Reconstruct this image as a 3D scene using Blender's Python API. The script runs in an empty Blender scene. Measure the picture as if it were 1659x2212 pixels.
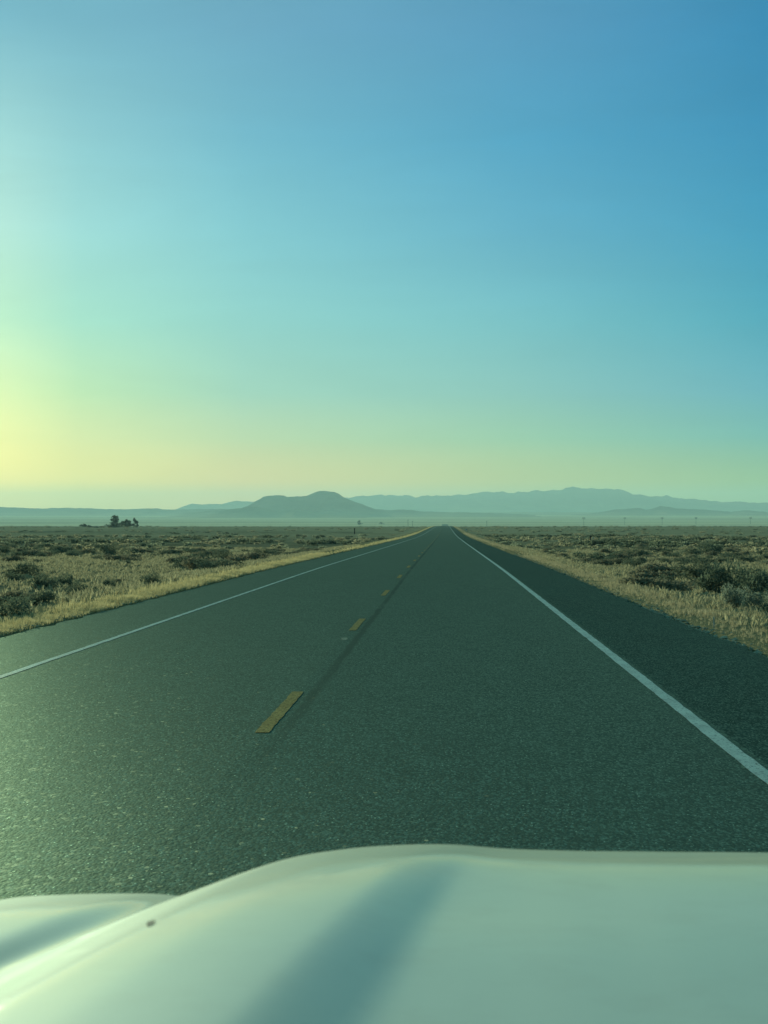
import bpy, math, random
import numpy as np
from mathutils import Vector, Matrix, noise as mnoise

random.seed(7)
rng = np.random.default_rng(7)
scene = bpy.context.scene
col = scene.collection
EYE = 1.71                      # height of the phone above the lane
ROAD_L, ROAD_R = -6.96, 4.24    # paved edges
LINE_L, LINE_R, CENTRE = -5.11, 2.228, -1.506
SUN_AZ, SUN_EL = math.radians(-21.0), math.radians(7.5)


# ------------------------------------------------------------------ helpers
def s2l(c):
    c = np.asarray(c, float) / 255.0
    return tuple(np.where(c <= 0.04045, c / 12.92, ((c + 0.055) / 1.055) ** 2.4))


def mesh_obj(name, verts, faces, mat=None, parent=None, smooth=False):
    """faces: array (n,k) of one face size, or a list of such arrays"""
    verts = np.asarray(verts, np.float32).reshape(-1, 3)
    if not isinstance(faces, list):
        faces = [faces]
    faces = [np.asarray(f, np.int32) for f in faces if len(f)]
    me = bpy.data.meshes.new(name)
    me.vertices.add(len(verts))
    me.vertices.foreach_set('co', verts.ravel())
    idx = np.concatenate([f.ravel() for f in faces])
    tot = np.concatenate([np.full(len(f), f.shape[1], np.int32) for f in faces])
    start = np.concatenate([[0], np.cumsum(tot)[:-1]]).astype(np.int32)
    me.loops.add(len(idx))
    me.loops.foreach_set('vertex_index', idx)
    me.polygons.add(len(tot))
    me.polygons.foreach_set('loop_start', start)
    me.polygons.foreach_set('loop_total', tot)
    me.polygons.foreach_set('use_smooth', np.full(len(tot), smooth, bool))
    me.update(calc_edges=True)
    me.validate()
    if mat:
        me.materials.append(mat)
    o = bpy.data.objects.new(name, me)
    col.objects.link(o)
    if parent:
        o.parent = parent
    return o


def tag(o, label=None, cat=None, group=None, kind=None):
    if label:
        o['label'] = label
    if cat:
        o['category'] = cat
    if group:
        o['group'] = group
    if kind:
        o['kind'] = kind
    return o


def empty(name, loc=(0, 0, 0)):
    o = bpy.data.objects.new(name, None)
    o.location = loc
    col.objects.link(o)
    return o


def grid_faces(nr, nc):
    r, c = np.meshgrid(np.arange(nr - 1), np.arange(nc - 1), indexing='ij')
    a = (r * nc + c).ravel()
    return np.stack([a, a + 1, a + nc + 1, a + nc], 1)


class Nodes:
    def __init__(self, nt):
        self.nt = nt
        nt.nodes.clear()

    def n(self, kind, **kw):
        nd = self.nt.nodes.new(kind)
        for k, v in kw.items():
            if k.startswith('i_'):
                key = k[2:]
                key = int(key) if key.isdigit() else key.replace('_', ' ')
                if hasattr(v, 'is_linked'):
                    self.nt.links.new(v, nd.inputs[key])
                else:
                    nd.inputs[key].default_value = v
            else:
                setattr(nd, k, v)
        return nd

    def link(self, a, b):
        self.nt.links.new(a, b)

    def math(self, op, a, b=None, clamp=False):
        nd = self.nt.nodes.new('ShaderNodeMath')
        nd.operation = op
        nd.use_clamp = clamp
        for i, v in enumerate((a, b)):
            if v is None:
                continue
            if hasattr(v, 'is_linked'):
                self.nt.links.new(v, nd.inputs[i])
            else:
                nd.inputs[i].default_value = v
        return nd.outputs[0]

    def maprange(self, v, a, b, c=0.0, d=1.0, smooth=True):
        nd = self.nt.nodes.new('ShaderNodeMapRange')
        nd.interpolation_type = 'SMOOTHSTEP' if smooth else 'LINEAR'
        self.nt.links.new(v, nd.inputs[0])
        for i, x in zip((1, 2, 3, 4), (a, b, c, d)):
            nd.inputs[i].default_value = x
        return nd.outputs[0]

    def mix(self, fac, a, b, mode='MIX'):
        nd = self.nt.nodes.new('ShaderNodeMix')
        nd.data_type = 'RGBA'
        nd.blend_type = mode
        for i, v in ((0, fac), (6, a), (7, b)):
            if hasattr(v, 'is_linked'):
                self.nt.links.new(v, nd.inputs[i])
            elif i == 0:
                nd.inputs[0].default_value = v
            else:
                nd.inputs[i].default_value = tuple(v[:3]) + (1.0,)
        return nd.outputs[2]

    def noise(self, vec, scale, detail=4.0, rough=0.55, dist=0.0):
        nd = self.nt.nodes.new('ShaderNodeTexNoise')
        nd.inputs['Scale'].default_value = scale
        nd.inputs['Detail'].default_value = detail
        nd.inputs['Roughness'].default_value = rough
        nd.inputs['Distortion'].default_value = dist
        self.nt.links.new(vec, nd.inputs['Vector'])
        return nd.outputs['Fac']


def material(name):
    m = bpy.data.materials.new(name)
    m.use_nodes = True
    N = Nodes(m.node_tree)
    out = N.n('ShaderNodeOutputMaterial')
    return m, N, out


def coords(N, scale=(1, 1, 1)):
    tc = N.n('ShaderNodeTexCoord')
    mp = N.n('ShaderNodeMapping')
    mp.inputs['Scale'].default_value = scale
    N.link(tc.outputs['Object'], mp.inputs['Vector'])
    return mp.outputs[0]


# ------------------------------------------------------------------ terrain
_PY = [-20000, -50, 60, 160, 280, 400, 600, 830, 1000, 1180, 1400, 1900, 2600, 3000, 3600, 5000, 6500, 9000, 14000, 20000]
_PZ = [0, 0, 0, -.28, -.55, -.5, .05, .6, .75, .62, -1.2, -4.5, -3.0, 0.6, 5.5, 18, 33, 60, 100, 130]


def prof(y):
    y = np.asarray(y, float)
    # smooth the broken line with a window that grows with distance
    w = np.clip(np.abs(y) * 0.10, 8, 700)
    acc = 0
    for k in (-1, -.5, 0, .5, 1):
        acc = acc + np.interp(y + k * w, _PY, _PZ)
    return acc / 5


def roadz(x, y):
    return prof(y) - 0.012 * np.abs(np.asarray(x) - CENTRE)


def wob(x, y):
    return (np.sin(x * .61 + 1.3 * np.sin(y * .23)) * np.sin(y * .47 + 1.1 * np.sin(x * .31)) * .5
            + np.sin(x * .17 + y * .11 + 2) * np.sin(y * .083 - x * .05) * .8)


def groundz(x, y):
    x = np.asarray(x, float)
    y = np.asarray(y, float)
    off = np.where(x > ROAD_R, x - ROAD_R, np.where(x < ROAD_L, ROAD_L - x, -1.0))
    d = np.clip(off, 0, None)
    bank = np.where(x < ROAD_L, -.045 - .42 * np.clip((d - 1.3) / 3.5, 0, 1) ** 1.2, -.12 - .36 * np.clip((d - .7) / 3.5, 0, 1) ** 1.2) + 0.12 * np.clip((d - 6) / 20, 0, 1)
    w = wob(x, y) * 0.10 * np.clip((d - 1.5) / 4, 0, 1)
    w = w + wob(x / 23, y / 31) * np.clip((d - 40) / 150, 0, 1) * np.clip(np.abs(y) / 900, 0.15, 1) * .35
    z = prof(y) + bank + w
    return np.where(off < 0, prof(y) - 0.30, z)


# ------------------------------------------------------------------ materials
def mat_asphalt(dark):
    m, N, out = material('asphalt_shoulder' if dark else 'asphalt_lane')
    v = coords(N)
    vs = coords(N, (1.0, 0.12, 1.0))
    vst = coords(N, (1.0, 0.55, 1.0))
    sep = N.n('ShaderNodeSeparateXYZ', i_Vector=v)
    vor = N.n('ShaderNodeTexVoronoi', i_Vector=vst, i_Scale=70.0)
    vor2 = N.n('ShaderNodeTexVoronoi', i_Vector=vst, i_Scale=46.0)
    fine = N.noise(v, 170, 2)
    med = N.noise(v, 2.2, 5)
    strip = N.noise(vs, 1.1, 4)
    base = (0.034, 0.062, 0.049) if dark else (0.050, 0.075, 0.055)
    lite = (0.058, 0.098, 0.078) if dark else (0.074, 0.107, 0.078)
    c = N.mix(N.maprange(med, .3, .7), base, lite)
    c = N.mix(N.math('MULTIPLY', N.maprange(strip, .35, .75), .35), c, (0.028, 0.03, 0.028))
    stone = N.n('ShaderNodeSeparateColor', i_Color=vor2.outputs['Color'])
    bright = N.maprange(stone.outputs[0], .80, .93)
    near = N.maprange(vor2.outputs['Distance'], .30, .15)
    c = N.mix(N.math('MULTIPLY', N.math('MULTIPLY', bright, near), .95), c, (0.60, 0.66, 0.50))
    st1 = N.n('ShaderNodeSeparateColor', i_Color=vor.outputs['Color'])
    c = N.mix(N.maprange(st1.outputs[1], .35, 1, 0, .75), c, (0.25, 0.34, 0.26))
    c = N.mix(N.maprange(stone.outputs[1], .6, 0, 0, .75), c, (0.024, 0.050, 0.042))
    if not dark:
        # the tarred seam beside the dashes
        j = N.math('ABSOLUTE', N.math('ADD', N.math('SUBTRACT', sep.outputs[0], -1.33),
                                      N.math('MULTIPLY', N.math('SUBTRACT', N.noise(coords(N, (0, .8, 0)), 1.0, 3), .5), .09)))
        seam = N.math('MULTIPLY', N.math('MULTIPLY', N.maprange(j, .085, .02), N.maprange(sep.outputs[1], 9.5, 15.5)), N.maprange(N.noise(coords(N, (2, .25, 1)), 1.0, 3), .30, .55, .35, .9))
        c = N.mix(seam, c, (0.014, 0.034, 0.030))
    h = N.math('ADD', N.math('MULTIPLY', vor.outputs['Distance'], -.6), N.math('MULTIPLY', vor2.outputs['Distance'], -.9))
    h = N.math('ADD', h, N.math('MULTIPLY', fine, .3))
    bump = N.n('ShaderNodeBump', i_Height=h, i_Strength=0.35, i_Distance=0.005)
    d = N.n('ShaderNodeBsdfDiffuse', i_Color=c, i_Roughness=.6, i_Normal=bump.outputs[0])
    g = N.n('ShaderNodeBsdfGlossy', i_Color=(.62, 1.0, .86, 1), i_Roughness=.62, i_Normal=bump.outputs[0])
    g.inputs['Color'].default_value = (.80, 1.0, .80, 1)
    # the crushed stones each face their own way: some of them mirror the low sun
    gn = N.n('ShaderNodeNewGeometry')
    off = N.n('ShaderNodeVectorMath', operation='SUBTRACT')
    N.link(vor2.outputs['Color'], off.inputs[0])
    off.inputs[1].default_value = (.5, .5, .5)
    sca = N.n('ShaderNodeVectorMath', operation='SCALE')
    N.link(off.outputs[0], sca.inputs[0])
    sca.inputs['Scale'].default_value = 1.0
    adn = N.n('ShaderNodeVectorMath', operation='ADD')
    N.link(sca.outputs[0], adn.inputs[0])
    N.link(gn.outputs['Normal'], adn.inputs[1])
    nrm = N.n('ShaderNodeVectorMath', operation='NORMALIZE')
    N.link(adn.outputs[0], nrm.inputs[0])
    g2 = N.n('ShaderNodeBsdfGlossy', i_Roughness=.42)
    g2.inputs['Color'].default_value = (.9, 1.0, .8, 1)
    N.link(nrm.outputs[0], g2.inputs['Normal'])
    gm = N.n('ShaderNodeMixShader', i_0=.05)
    N.link(g.outputs[0], gm.inputs[1])
    N.link(g2.outputs[0], gm.inputs[2])
    fac = N.math('ADD', .04 if dark else .083, N.math('MULTIPLY', N.math('MULTIPLY', bright, near), .25))
    mx = N.n('ShaderNodeMixShader', i_0=fac)
    N.link(d.outputs[0], mx.inputs[1])
    N.link(gm.outputs[0], mx.inputs[2])
    N.link(mx.outputs[0], out.inputs[0])
    return m


def mat_paint(name, rgb, wear):
    m, N, out = material(name)
    v = coords(N)
    w = N.maprange(N.noise(v, 38, 4, .7), wear - .07, wear + .07)
    c = N.mix(N.maprange(N.noise(v, 1.4, 3), .3, .7), tuple(x * .75 for x in rgb), rgb)
    c = N.mix(w, (0.06, 0.062, 0.055), c)
    vor = N.n('ShaderNodeTexVoronoi', i_Vector=v, i_Scale=60.0)
    bump = N.n('ShaderNodeBump', i_Height=vor.outputs['Distance'], i_Strength=0.5, i_Distance=0.006)
    d = N.n('ShaderNodeBsdfDiffuse', i_Color=c, i_Roughness=.5, i_Normal=bump.outputs[0])
    g = N.n('ShaderNodeBsdfGlossy', i_Roughness=.62, i_Normal=bump.outputs[0])
    g.inputs['Color'].default_value = tuple(min(1.0, x / max(rgb)) for x in rgb) + (1,)
    b = N.n('ShaderNodeMixShader', i_0=.13)
    N.link(d.outputs[0], b.inputs[1])
    N.link(g.outputs[0], b.inputs[2])
    N.link(b.outputs[0], out.inputs[0])
    return m


def mat_ground():
    m, N, out = material('dry_ground')
    v = coords(N)
    sep = N.n('ShaderNodeSeparateXYZ', i_Vector=v)
    n1 = N.noise(v, .11, 5, .6, .5)
    n2 = N.noise(v, .9, 5, .65)
    n3 = N.noise(coords(N, (.35, 1.0, 1)), .02, 4, .6)
    n4 = N.noise(v, 9, 4, .7)
    straw, soil, olive, brown = (.36, .30, .18), (.29, .24, .155), (.18, .175, .105), (.20, .165, .105)
    c = N.mix(N.maprange(n2, .35, .65), soil, straw)
    c = N.mix(N.math('MULTIPLY', N.maprange(n1, .42, .62), .75), c, olive)
    c = N.mix(N.math('MULTIPLY', N.maprange(n3, .45, .62), .6), c, brown)
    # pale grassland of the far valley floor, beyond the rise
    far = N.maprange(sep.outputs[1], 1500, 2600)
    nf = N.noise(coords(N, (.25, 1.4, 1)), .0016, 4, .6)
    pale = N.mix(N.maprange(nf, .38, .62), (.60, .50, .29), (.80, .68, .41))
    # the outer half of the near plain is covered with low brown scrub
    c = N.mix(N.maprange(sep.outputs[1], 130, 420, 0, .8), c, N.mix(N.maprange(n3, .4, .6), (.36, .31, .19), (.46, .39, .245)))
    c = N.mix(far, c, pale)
    # straw verge and gravel lip
    xr = N.math('SUBTRACT', sep.outputs[0], ROAD_R)
    xl = N.math('SUBTRACT', ROAD_L, sep.outputs[0])
    off = N.math('MAXIMUM', xr, xl)
    offn = N.math('ADD', off, N.math('MULTIPLY', N.math('SUBTRACT', n2, .5), 1.6))
    verge = N.math('MULTIPLY', N.maprange(offn, 3.0, 1.9), N.maprange(sep.outputs[1], 2500, 1600))
    c = N.mix(verge, c, N.mix(n4, (.24, .20, .11), (.40, .335, .185)))
    c = N.mix(N.math('MULTIPLY', N.math('MULTIPLY', N.maprange(n4, .3, .75), .35), N.maprange(sep.outputs[1], 300, 120)), c, (.07, .06, .04))
    bump = N.n('ShaderNodeBump', i_Height=n4, i_Strength=.5, i_Distance=.04)
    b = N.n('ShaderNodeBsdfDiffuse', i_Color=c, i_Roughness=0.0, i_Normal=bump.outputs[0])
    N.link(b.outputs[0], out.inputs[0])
    return m


def mat_leaf(name, a, b_, trans=.35, obj_var=.25):
    m, N, out = material(name)
    v = coords(N)
    oi = N.n('ShaderNodeObjectInfo')
    geo = N.n('ShaderNodeNewGeometry')
    c = N.mix(geo.outputs['Random Per Island'], a, b_)
    c = N.mix(N.math('MULTIPLY', N.maprange(N.noise(v, 2.2, 3), .4, .65), .45), c, tuple(x * 1.35 for x in b_))
    c = N.mix(N.math('MULTIPLY', oi.outputs['Random'], obj_var), c, (.13, .115, .07))
    d = N.n('ShaderNodeBsdfDiffuse', i_Color=c)
    t = N.n('ShaderNodeBsdfTranslucent', i_Color=c)
    mx = N.n('ShaderNodeMixShader', i_0=trans)
    N.link(d.outputs[0], mx.inputs[1])
    N.link(t.outputs[0], mx.inputs[2])
    N.link(mx.outputs[0], out.inputs[0])
    return m


def mat_simple(name, a, b_, scale, rough=.9, metallic=0):
    m, N, out = material(name)
    v = coords(N)
    c = N.mix(N.maprange(N.noise(v, scale, 5, .6), .35, .65), a, b_)
    if rough >= .9:
        b = N.n('ShaderNodeBsdfDiffuse', i_Color=c, i_Roughness=.6)
    else:
        b = N.n('ShaderNodeBsdfPrincipled', i_Base_Color=c, i_Roughness=rough, i_Metallic=metallic)
    N.link(b.outputs[0], out.inputs[0])
    return m


def mat_hill(name, a, b_, scale, z0, z1):
    m, N, out = material(name)
    v = coords(N)
    c = N.mix(N.maprange(N.noise(v, scale, 6, .65, .6), .38, .62), a, b_)
    c = N.mix(N.math('MULTIPLY', N.maprange(N.noise(v, scale * 9, 4, .7), .5, .7), .5), c, tuple(x * .55 for x in a))
    # pale towards the foot: haze put into the colour, in the plain's dry grass tone
    sep = N.n('ShaderNodeSeparateXYZ', i_Vector=v)
    zz = N.math('ADD', sep.outputs[2], N.math('MULTIPLY', N.math('SUBTRACT', N.noise(v, scale * 2, 4, .6), .5), (z1 - z0) * .8))
    c = N.mix(N.maprange(zz, z0, z1), (.50, .42, .25), c)
    b = N.n('ShaderNodeBsdfDiffuse', i_Color=c)
    N.link(b.outputs[0], out.inputs[0])
    return m


def mat_car_paint():
    m, N, out = material('white_car_paint')
    v = coords(N)
    dust = N.maprange(N.noise(v, 9, 5, .7), .42, .75)
    c = N.mix(N.math('MULTIPLY', dust, .22), (.70, .72, .57), (.52, .49, .37))
    flake = N.noise(v, 260, 2)
    bump = N.n('ShaderNodeBump', i_Height=flake, i_Strength=.02, i_Distance=.001)
    b = N.n('ShaderNodeBsdfPrincipled', i_Base_Color=c, i_Roughness=.7, i_Normal=bump.outputs[0])
    b.inputs['Coat Weight'].default_value = .5
    b.inputs['Specular IOR Level'].default_value = .1
    b.inputs['Coat IOR'].default_value = 1.6
    N.link(N.maprange(dust, 0, 1, .05, .12), b.inputs['Coat Roughness'])
    N.link(b.outputs[0], out.inputs[0])
    return m


M_LANE, M_SHOULDER = mat_asphalt(False), mat_asphalt(True)
M_WHITE = mat_paint('worn_white_paint', (.86, .90, .80), .40)
M_YELLOW = mat_paint('worn_yellow_paint', (.60, .43, .19), .465)
M_GROUND = mat_ground()
M_DARKLEAF = mat_leaf('dark_leaf', (.125, .150, .108), (.190, .215, .155), .4)
M_SAGE = mat_leaf('sage_leaf', (.16, .175, .125), (.24, .25, .175), .35)
M_SILVER = mat_leaf('silver_sage_leaf', (.24, .26, .20), (.38, .40, .32), .4)
M_BROWN = mat_leaf('dry_leaf', (.25, .21, .145), (.34, .29, .20), .35)
M_STRAW = mat_leaf('straw_blade', (.62, .465, .24), (.82, .64, .36), .45, .0)
M_DRYVERGE = mat_leaf('dry_verge_blade', (.46, .355, .22), (.66, .52, .34), .4, .0)
M_FIELDGRASS = mat_leaf('field_grass_blade', (.40, .325, .20), (.56, .46, .29), .45, .0)
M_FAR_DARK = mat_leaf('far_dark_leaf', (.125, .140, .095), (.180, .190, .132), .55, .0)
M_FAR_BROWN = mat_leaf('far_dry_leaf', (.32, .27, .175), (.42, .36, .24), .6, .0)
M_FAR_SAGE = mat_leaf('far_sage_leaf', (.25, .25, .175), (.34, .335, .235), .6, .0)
M_TREE = mat_leaf('tree_leaf', (.075, .090, .062), (.12, .135, .095), .4, .0)
M_BARK = mat_simple('bark', (.07, .055, .04), (.12, .10, .08), 6)
M_WOOD = mat_simple('weathered_wood', (.05, .042, .035), (.08, .07, .06), 5)
M_STEEL = mat_simple('grey_steel', (.18, .18, .18), (.28, .28, .27), 3, .6, .3)
M_STONE = mat_simple('pale_gravel', (.38, .34, .25), (.66, .59, .44), 4)
M_TRACK = mat_simple('dirt_track', (.30, .255, .165), (.38, .325, .21), .6)
M_POSTWHITE = mat_simple('white_post', (.42, .42, .38), (.50, .50, .46), 5, .6)
M_BUTTE = mat_hill('butte_rock', (.10, .09, .065), (.16, .14, .095), .004, 30, 95)
M_RANGE = mat_hill('range_rock', (.10, .095, .075), (.15, .135, .10), .002, 70, 190)
M_PAINT = mat_car_paint()
M_BLACK = mat_simple('black_plastic', (.02, .02, .02), (.03, .03, .03), 8, .5)
M_BUG = mat_simple('dried_insect', (.015, .012, .01), (.05, .04, .03), 60, .8)

# ------------------------------------------------------------------ ground sheet
ys = [-16000, -6000, -2000, -600, -200, -80, -40, -20, -8]
y = 0.0
while y < 18500:
    ys.append(y)
    y += max(1.2, y * 0.022)
ys = np.array(ys)
off = np.array([0, .25, .5, .8, 1.2, 1.7, 2.3, 3, 3.8, 4.8, 6, 7.5, 9, 11, 13, 15.5, 18, 21, 25, 30, 36, 43, 51, 60, 72, 86, 105, 130, 160,
                200, 250, 310, 390, 490, 620, 800, 1050, 1400, 1900, 2600, 3600, 5000, 7500, 11000, 16000], float)
xs = np.concatenate([ROAD_L - off[::-1], [ROAD_L + .15, CENTRE, ROAD_R - .15], ROAD_R + off])
XX, YY = np.meshgrid(xs, ys)
ZZ = groundz(XX, YY)
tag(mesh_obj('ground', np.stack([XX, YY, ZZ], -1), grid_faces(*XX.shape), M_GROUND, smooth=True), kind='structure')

# ------------------------------------------------------------------ road
ry = np.concatenate([np.arange(-40, 90, .3), ys[(ys > 90) & (ys < 3250)]])


def strip(name, x0, x1, dz, mat, yy, cols=2, jag=0.0, jagside=None, z_edge=None):
    n = len(yy)
    X = np.repeat(np.array(sorted([x0, x1] + [c for c in (CENTRE - .09, CENTRE, CENTRE + .09, (x0 + CENTRE) / 2, (x1 + CENTRE) / 2) if x0 < c < x1]))[None, :], n, 0)
    cols = X.shape[1]
    if jag:
        j = (np.interp(yy, np.arange(-60, 6200, .55), rng.normal(0, jag, len(np.arange(-60, 6200, .55)))))
        X[:, jagside] += np.where(yy < 250, j, 0)
    Y = np.repeat(yy[:, None], cols, 1)
    Z = roadz(X, Y) + dz
    return X, Y, Z, grid_faces(n, cols)


def road_piece(name, x0, x1, dz, mat, yy=ry, jag=0, side=None):
    X, Y, Z, F = strip(name, x0, x1, dz, mat, yy, 4, jag, side)
    V = np.stack([X, Y, Z], -1)
    if side is not None:            # a broken edge turned down to the ground
        e = V[:, side].copy()
        e[:, 2] -= .16
        e[:, 0] += .05 if side == -1 else -.05
        V = np.concatenate([V, e[:, None]], 1) if side == -1 else np.concatenate([e[:, None], V], 1)
        F = grid_faces(V.shape[0], V.shape[1])
    return tag(mesh_obj(name, V, F, mat), kind='structure')


road_piece('road', LINE_L - .12, LINE_R + .12, 0, M_LANE)
road_piece('road_shoulder', ROAD_L, LINE_L - .12, 0, M_LANE, jag=.05, side=0)  # veiling glare on this side put into the colour: lighter lane asphalt
road_piece('road_shoulder', LINE_R + .12, ROAD_R, 0, M_SHOULDER, jag=.05, side=-1)


def marking(name, xc, w, yy, mat, jag):
    n = len(yy)
    X = np.stack([xc - w / 2 + rng.normal(0, jag, n), xc + w / 2 + rng.normal(0, jag, n)], 1)
    Y = np.repeat(yy[:, None], 2, 1)
    V = np.stack([X, Y, roadz(X, Y) + .005], -1)
    return tag(mesh_obj(name, V, grid_faces(n, 2), mat), kind='structure')


marking('road_edge_line', LINE_L, .10, ry[ry < 2000], M_WHITE, .004)
marking('road_edge_line', LINE_R, .132, ry[ry < 2000], M_WHITE, .004)
d0 = 12.6
for k in range(-3, 60):
    a = d0 + 12.19 * k
    marking('road_centre_dash', CENTRE, .118, np.concatenate([[a], np.arange(a + .1, a + 3.0, .17), [a + 3.1]]), M_YELLOW, .004)

marking('road_paint_patch', CENTRE - .01, .10, np.array([22.7, 22.9, 23.2]), mat_paint('scuffed_paint', (.42, .43, .33), .46), .02)

# dirt track crossing the verges
def track(x0, x1, yc, w, name):
    xx = np.linspace(x0, x1, 60)
    wv = w * (1 + .25 * np.sin(xx * .4))
    V = []
    for s in (-.5, 0, .5):
        yv = yc + wv * s + 2 * np.sin(xx * .05)
        V.append(np.stack([xx, yv, groundz(xx, yv) + .05], -1))
    V = np.stack(V, 1)
    return tag(mesh_obj(name, V, grid_faces(60, 3), M_TRACK), kind='structure')


track(ROAD_R + .3, 110, 268, 7, 'dirt_track')
track(-70, ROAD_L - .3, 262, 8, 'dirt_track')
track(-160, -22, 470, 14, 'dirt_track')

# ------------------------------------------------------------------ hills
HZ = 524.5
F_PX, VPX = 1540.0, 445.6


def px_pts(ox, oy, sc, pts):
    return [((ox + u * sc) / 3.9375, (oy + v * sc) / 3.9375) for u, v in pts]


def hill(name, pts, D, depth, mat, rough, seed, base_drop=25, n=260, jag=.00025):
    """a ridge with a real front and back slope; pts is its skyline seen at distance D"""
    pts = sorted(pts)
    hx = np.array([(p[0] - VPX) / F_PX * D for p in pts])
    hz = np.array([(HZ - p[1]) / F_PX * D + EYE for p in pts])
    X = np.linspace(hx[0], hx[-1], n)
    Hh = np.interp(X, hx, hz)
    Hh = Hh + np.array([mnoise.fractal(Vector((q * 22 / depth, seed, 2.2)), 1.0, 2.0, 5) for q in X]) * D * jag
    v = np.concatenate([np.linspace(-1, 0, 22), np.linspace(.08, 1, 10)])
    base = float(prof(D)) - base_drop
    P = np.zeros((len(v), n, 3))
    for i, t in enumerate(v):
        sh = (1 - abs(t)) ** 1.25 * (1 - .25 * math.sin(math.pi * min(1, abs(t))))
        for j in range(n):
            x = X[j]
            r = mnoise.fractal(Vector((x * 3.2 / depth, t * 1.7 + seed, seed * 1.7)), 1.0, 2.1, 5)
            g = abs(mnoise.noise(Vector((x * 5.5 / depth, t * .5 + seed, 3.1))))
            rise = max(Hh[j] - base, 0)
            zz = base + rise * sh + rough * rise * (r * .8 - g * .8) * min(1, abs(t) * 3.2) * (1 - abs(t)) * 2
            P[i, j] = (x, D + t * depth * (1 + .12 * mnoise.noise(Vector((x / depth * 2, seed, 0)))) * min(1, abs(t) * 4 + .001), min(zz, Hh[j]))
    return tag(mesh_obj(name, P, grid_faces(len(v), n), mat, smooth=True), kind='structure')


S1 = 1000 / 1659
A = px_pts(0, 1850, S1, [(-900, 262), (-500, 246), (-200, 236), (0, 242), (130, 248), (260, 252), (330, 249), (400, 246), (470, 248), (560, 250), (680, 256), (820, 256),
                         (950, 252), (1020, 250), (1065, 257), (1160, 259), (1290, 255), (1430, 253), (1540, 258), (1659, 264), (1900, 285), (2200, 310)])
B = px_pts(0, 1850, S1, [(1000, 300), (1130, 262), (1180, 240), (1250, 220), (1310, 226), (1370, 222), (1440, 224), (1500, 208), (1540, 202), (1580, 205), (1640, 207), (1720, 205),
                         (1850, 220), (2100, 270), (2300, 300)])
C = px_pts(900, 1880, S1, [(-300, 235), (-120, 216), (0, 207), (80, 200), (130, 180), (190, 145), (220, 128), (250, 118), (300, 116), (360, 116), (372, 122), (380, 127), (430, 124), (470, 123), (510, 119),
                           (535, 108), (560, 97), (580, 90), (600, 86), (640, 88), (690, 95), (710, 103), (730, 115), (760, 135), (830, 160), (900, 185), (960, 208), (1020, 211), (1060, 213),
                           (1130, 209), (1200, 213), (1260, 221), (1400, 226), (1700, 232), (2000, 245)])
Dh = px_pts(900, 1880, S1, [(-200, 262), (-60, 225), (20, 206), (100, 195), (170, 189), (230, 204), (300, 217), (360, 222), (400, 212), (440, 203), (500, 218), (600, 236), (700, 246), (860, 252), (1000, 275)])
E1 = px_pts(900, 1880, S1, [(300, 215), (600, 165), (760, 132), (850, 122), (950, 115), (1000, 109), (1020, 117), (1060, 112), (1100, 120), (1180, 118), (1220, 127), (1280, 123), (1300, 116),
                            (1380, 120), (1450, 118), (1500, 110), (1540, 114)])
S3 = 1224 / 1659
E2 = px_pts(1800, 1880, S3, [(70, 90), (120, 80), (200, 78), (240, 71), (265, 82), (340, 80), (380, 73), (480, 71), (520, 69), (560, 66), (590, 53), (610, 49), (640, 58), (720, 58),
                             (800, 63), (850, 60), (890, 74), (930, 88), (1000, 97), (1050, 102), (1110, 100), (1170, 112), (1250, 117), (1330, 125), (1400, 132), (1470, 129), (1560, 136), (1620, 133),
                             (1659, 136), (1800, 150), (2100, 165), (2500, 205)])
Fh = px_pts(1800, 1880, S3, [(600, 200), (690, 193), (760, 185), (830, 172), (900, 167), (970, 163), (1000, 174), (1030, 168), (1075, 153), (1120, 158), (1170, 167), (1240, 170), (1310, 172),
                             (1380, 178), (1450, 184), (1530, 175), (1580, 180), (1659, 188), (1900, 200)])
G = px_pts(1800, 1880, S3, [(-700, 205), (-400, 190), (-100, 186), (0, 185), (200, 186), (500, 185), (760, 187), (1000, 194), (1400, 200), (1659, 200), (2000, 204)])
hill('hills', A, 8500, 900, M_BUTTE, .16, 1.0, 12, 200)
hill('hills', B, 11000, 1300, M_RANGE, .22, 2.0, 20, 160)
hill('hills', C, 7200, 600, M_BUTTE, .20, 3.0, 6)
hill('hills', Dh, 6300, 380, M_BUTTE, .20, 4.0, 4, 140)
hill('hills', E1 + E2, 12200, 1500, M_RANGE, .26, 5.0, 20, 560, .0007)
hill('hills', Fh, 8200, 600, M_BUTTE, .22, 6.0, 6, 160)
hill('hills', G, 8900, 700, M_RANGE, .15, 7.0, 6, 120)


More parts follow.
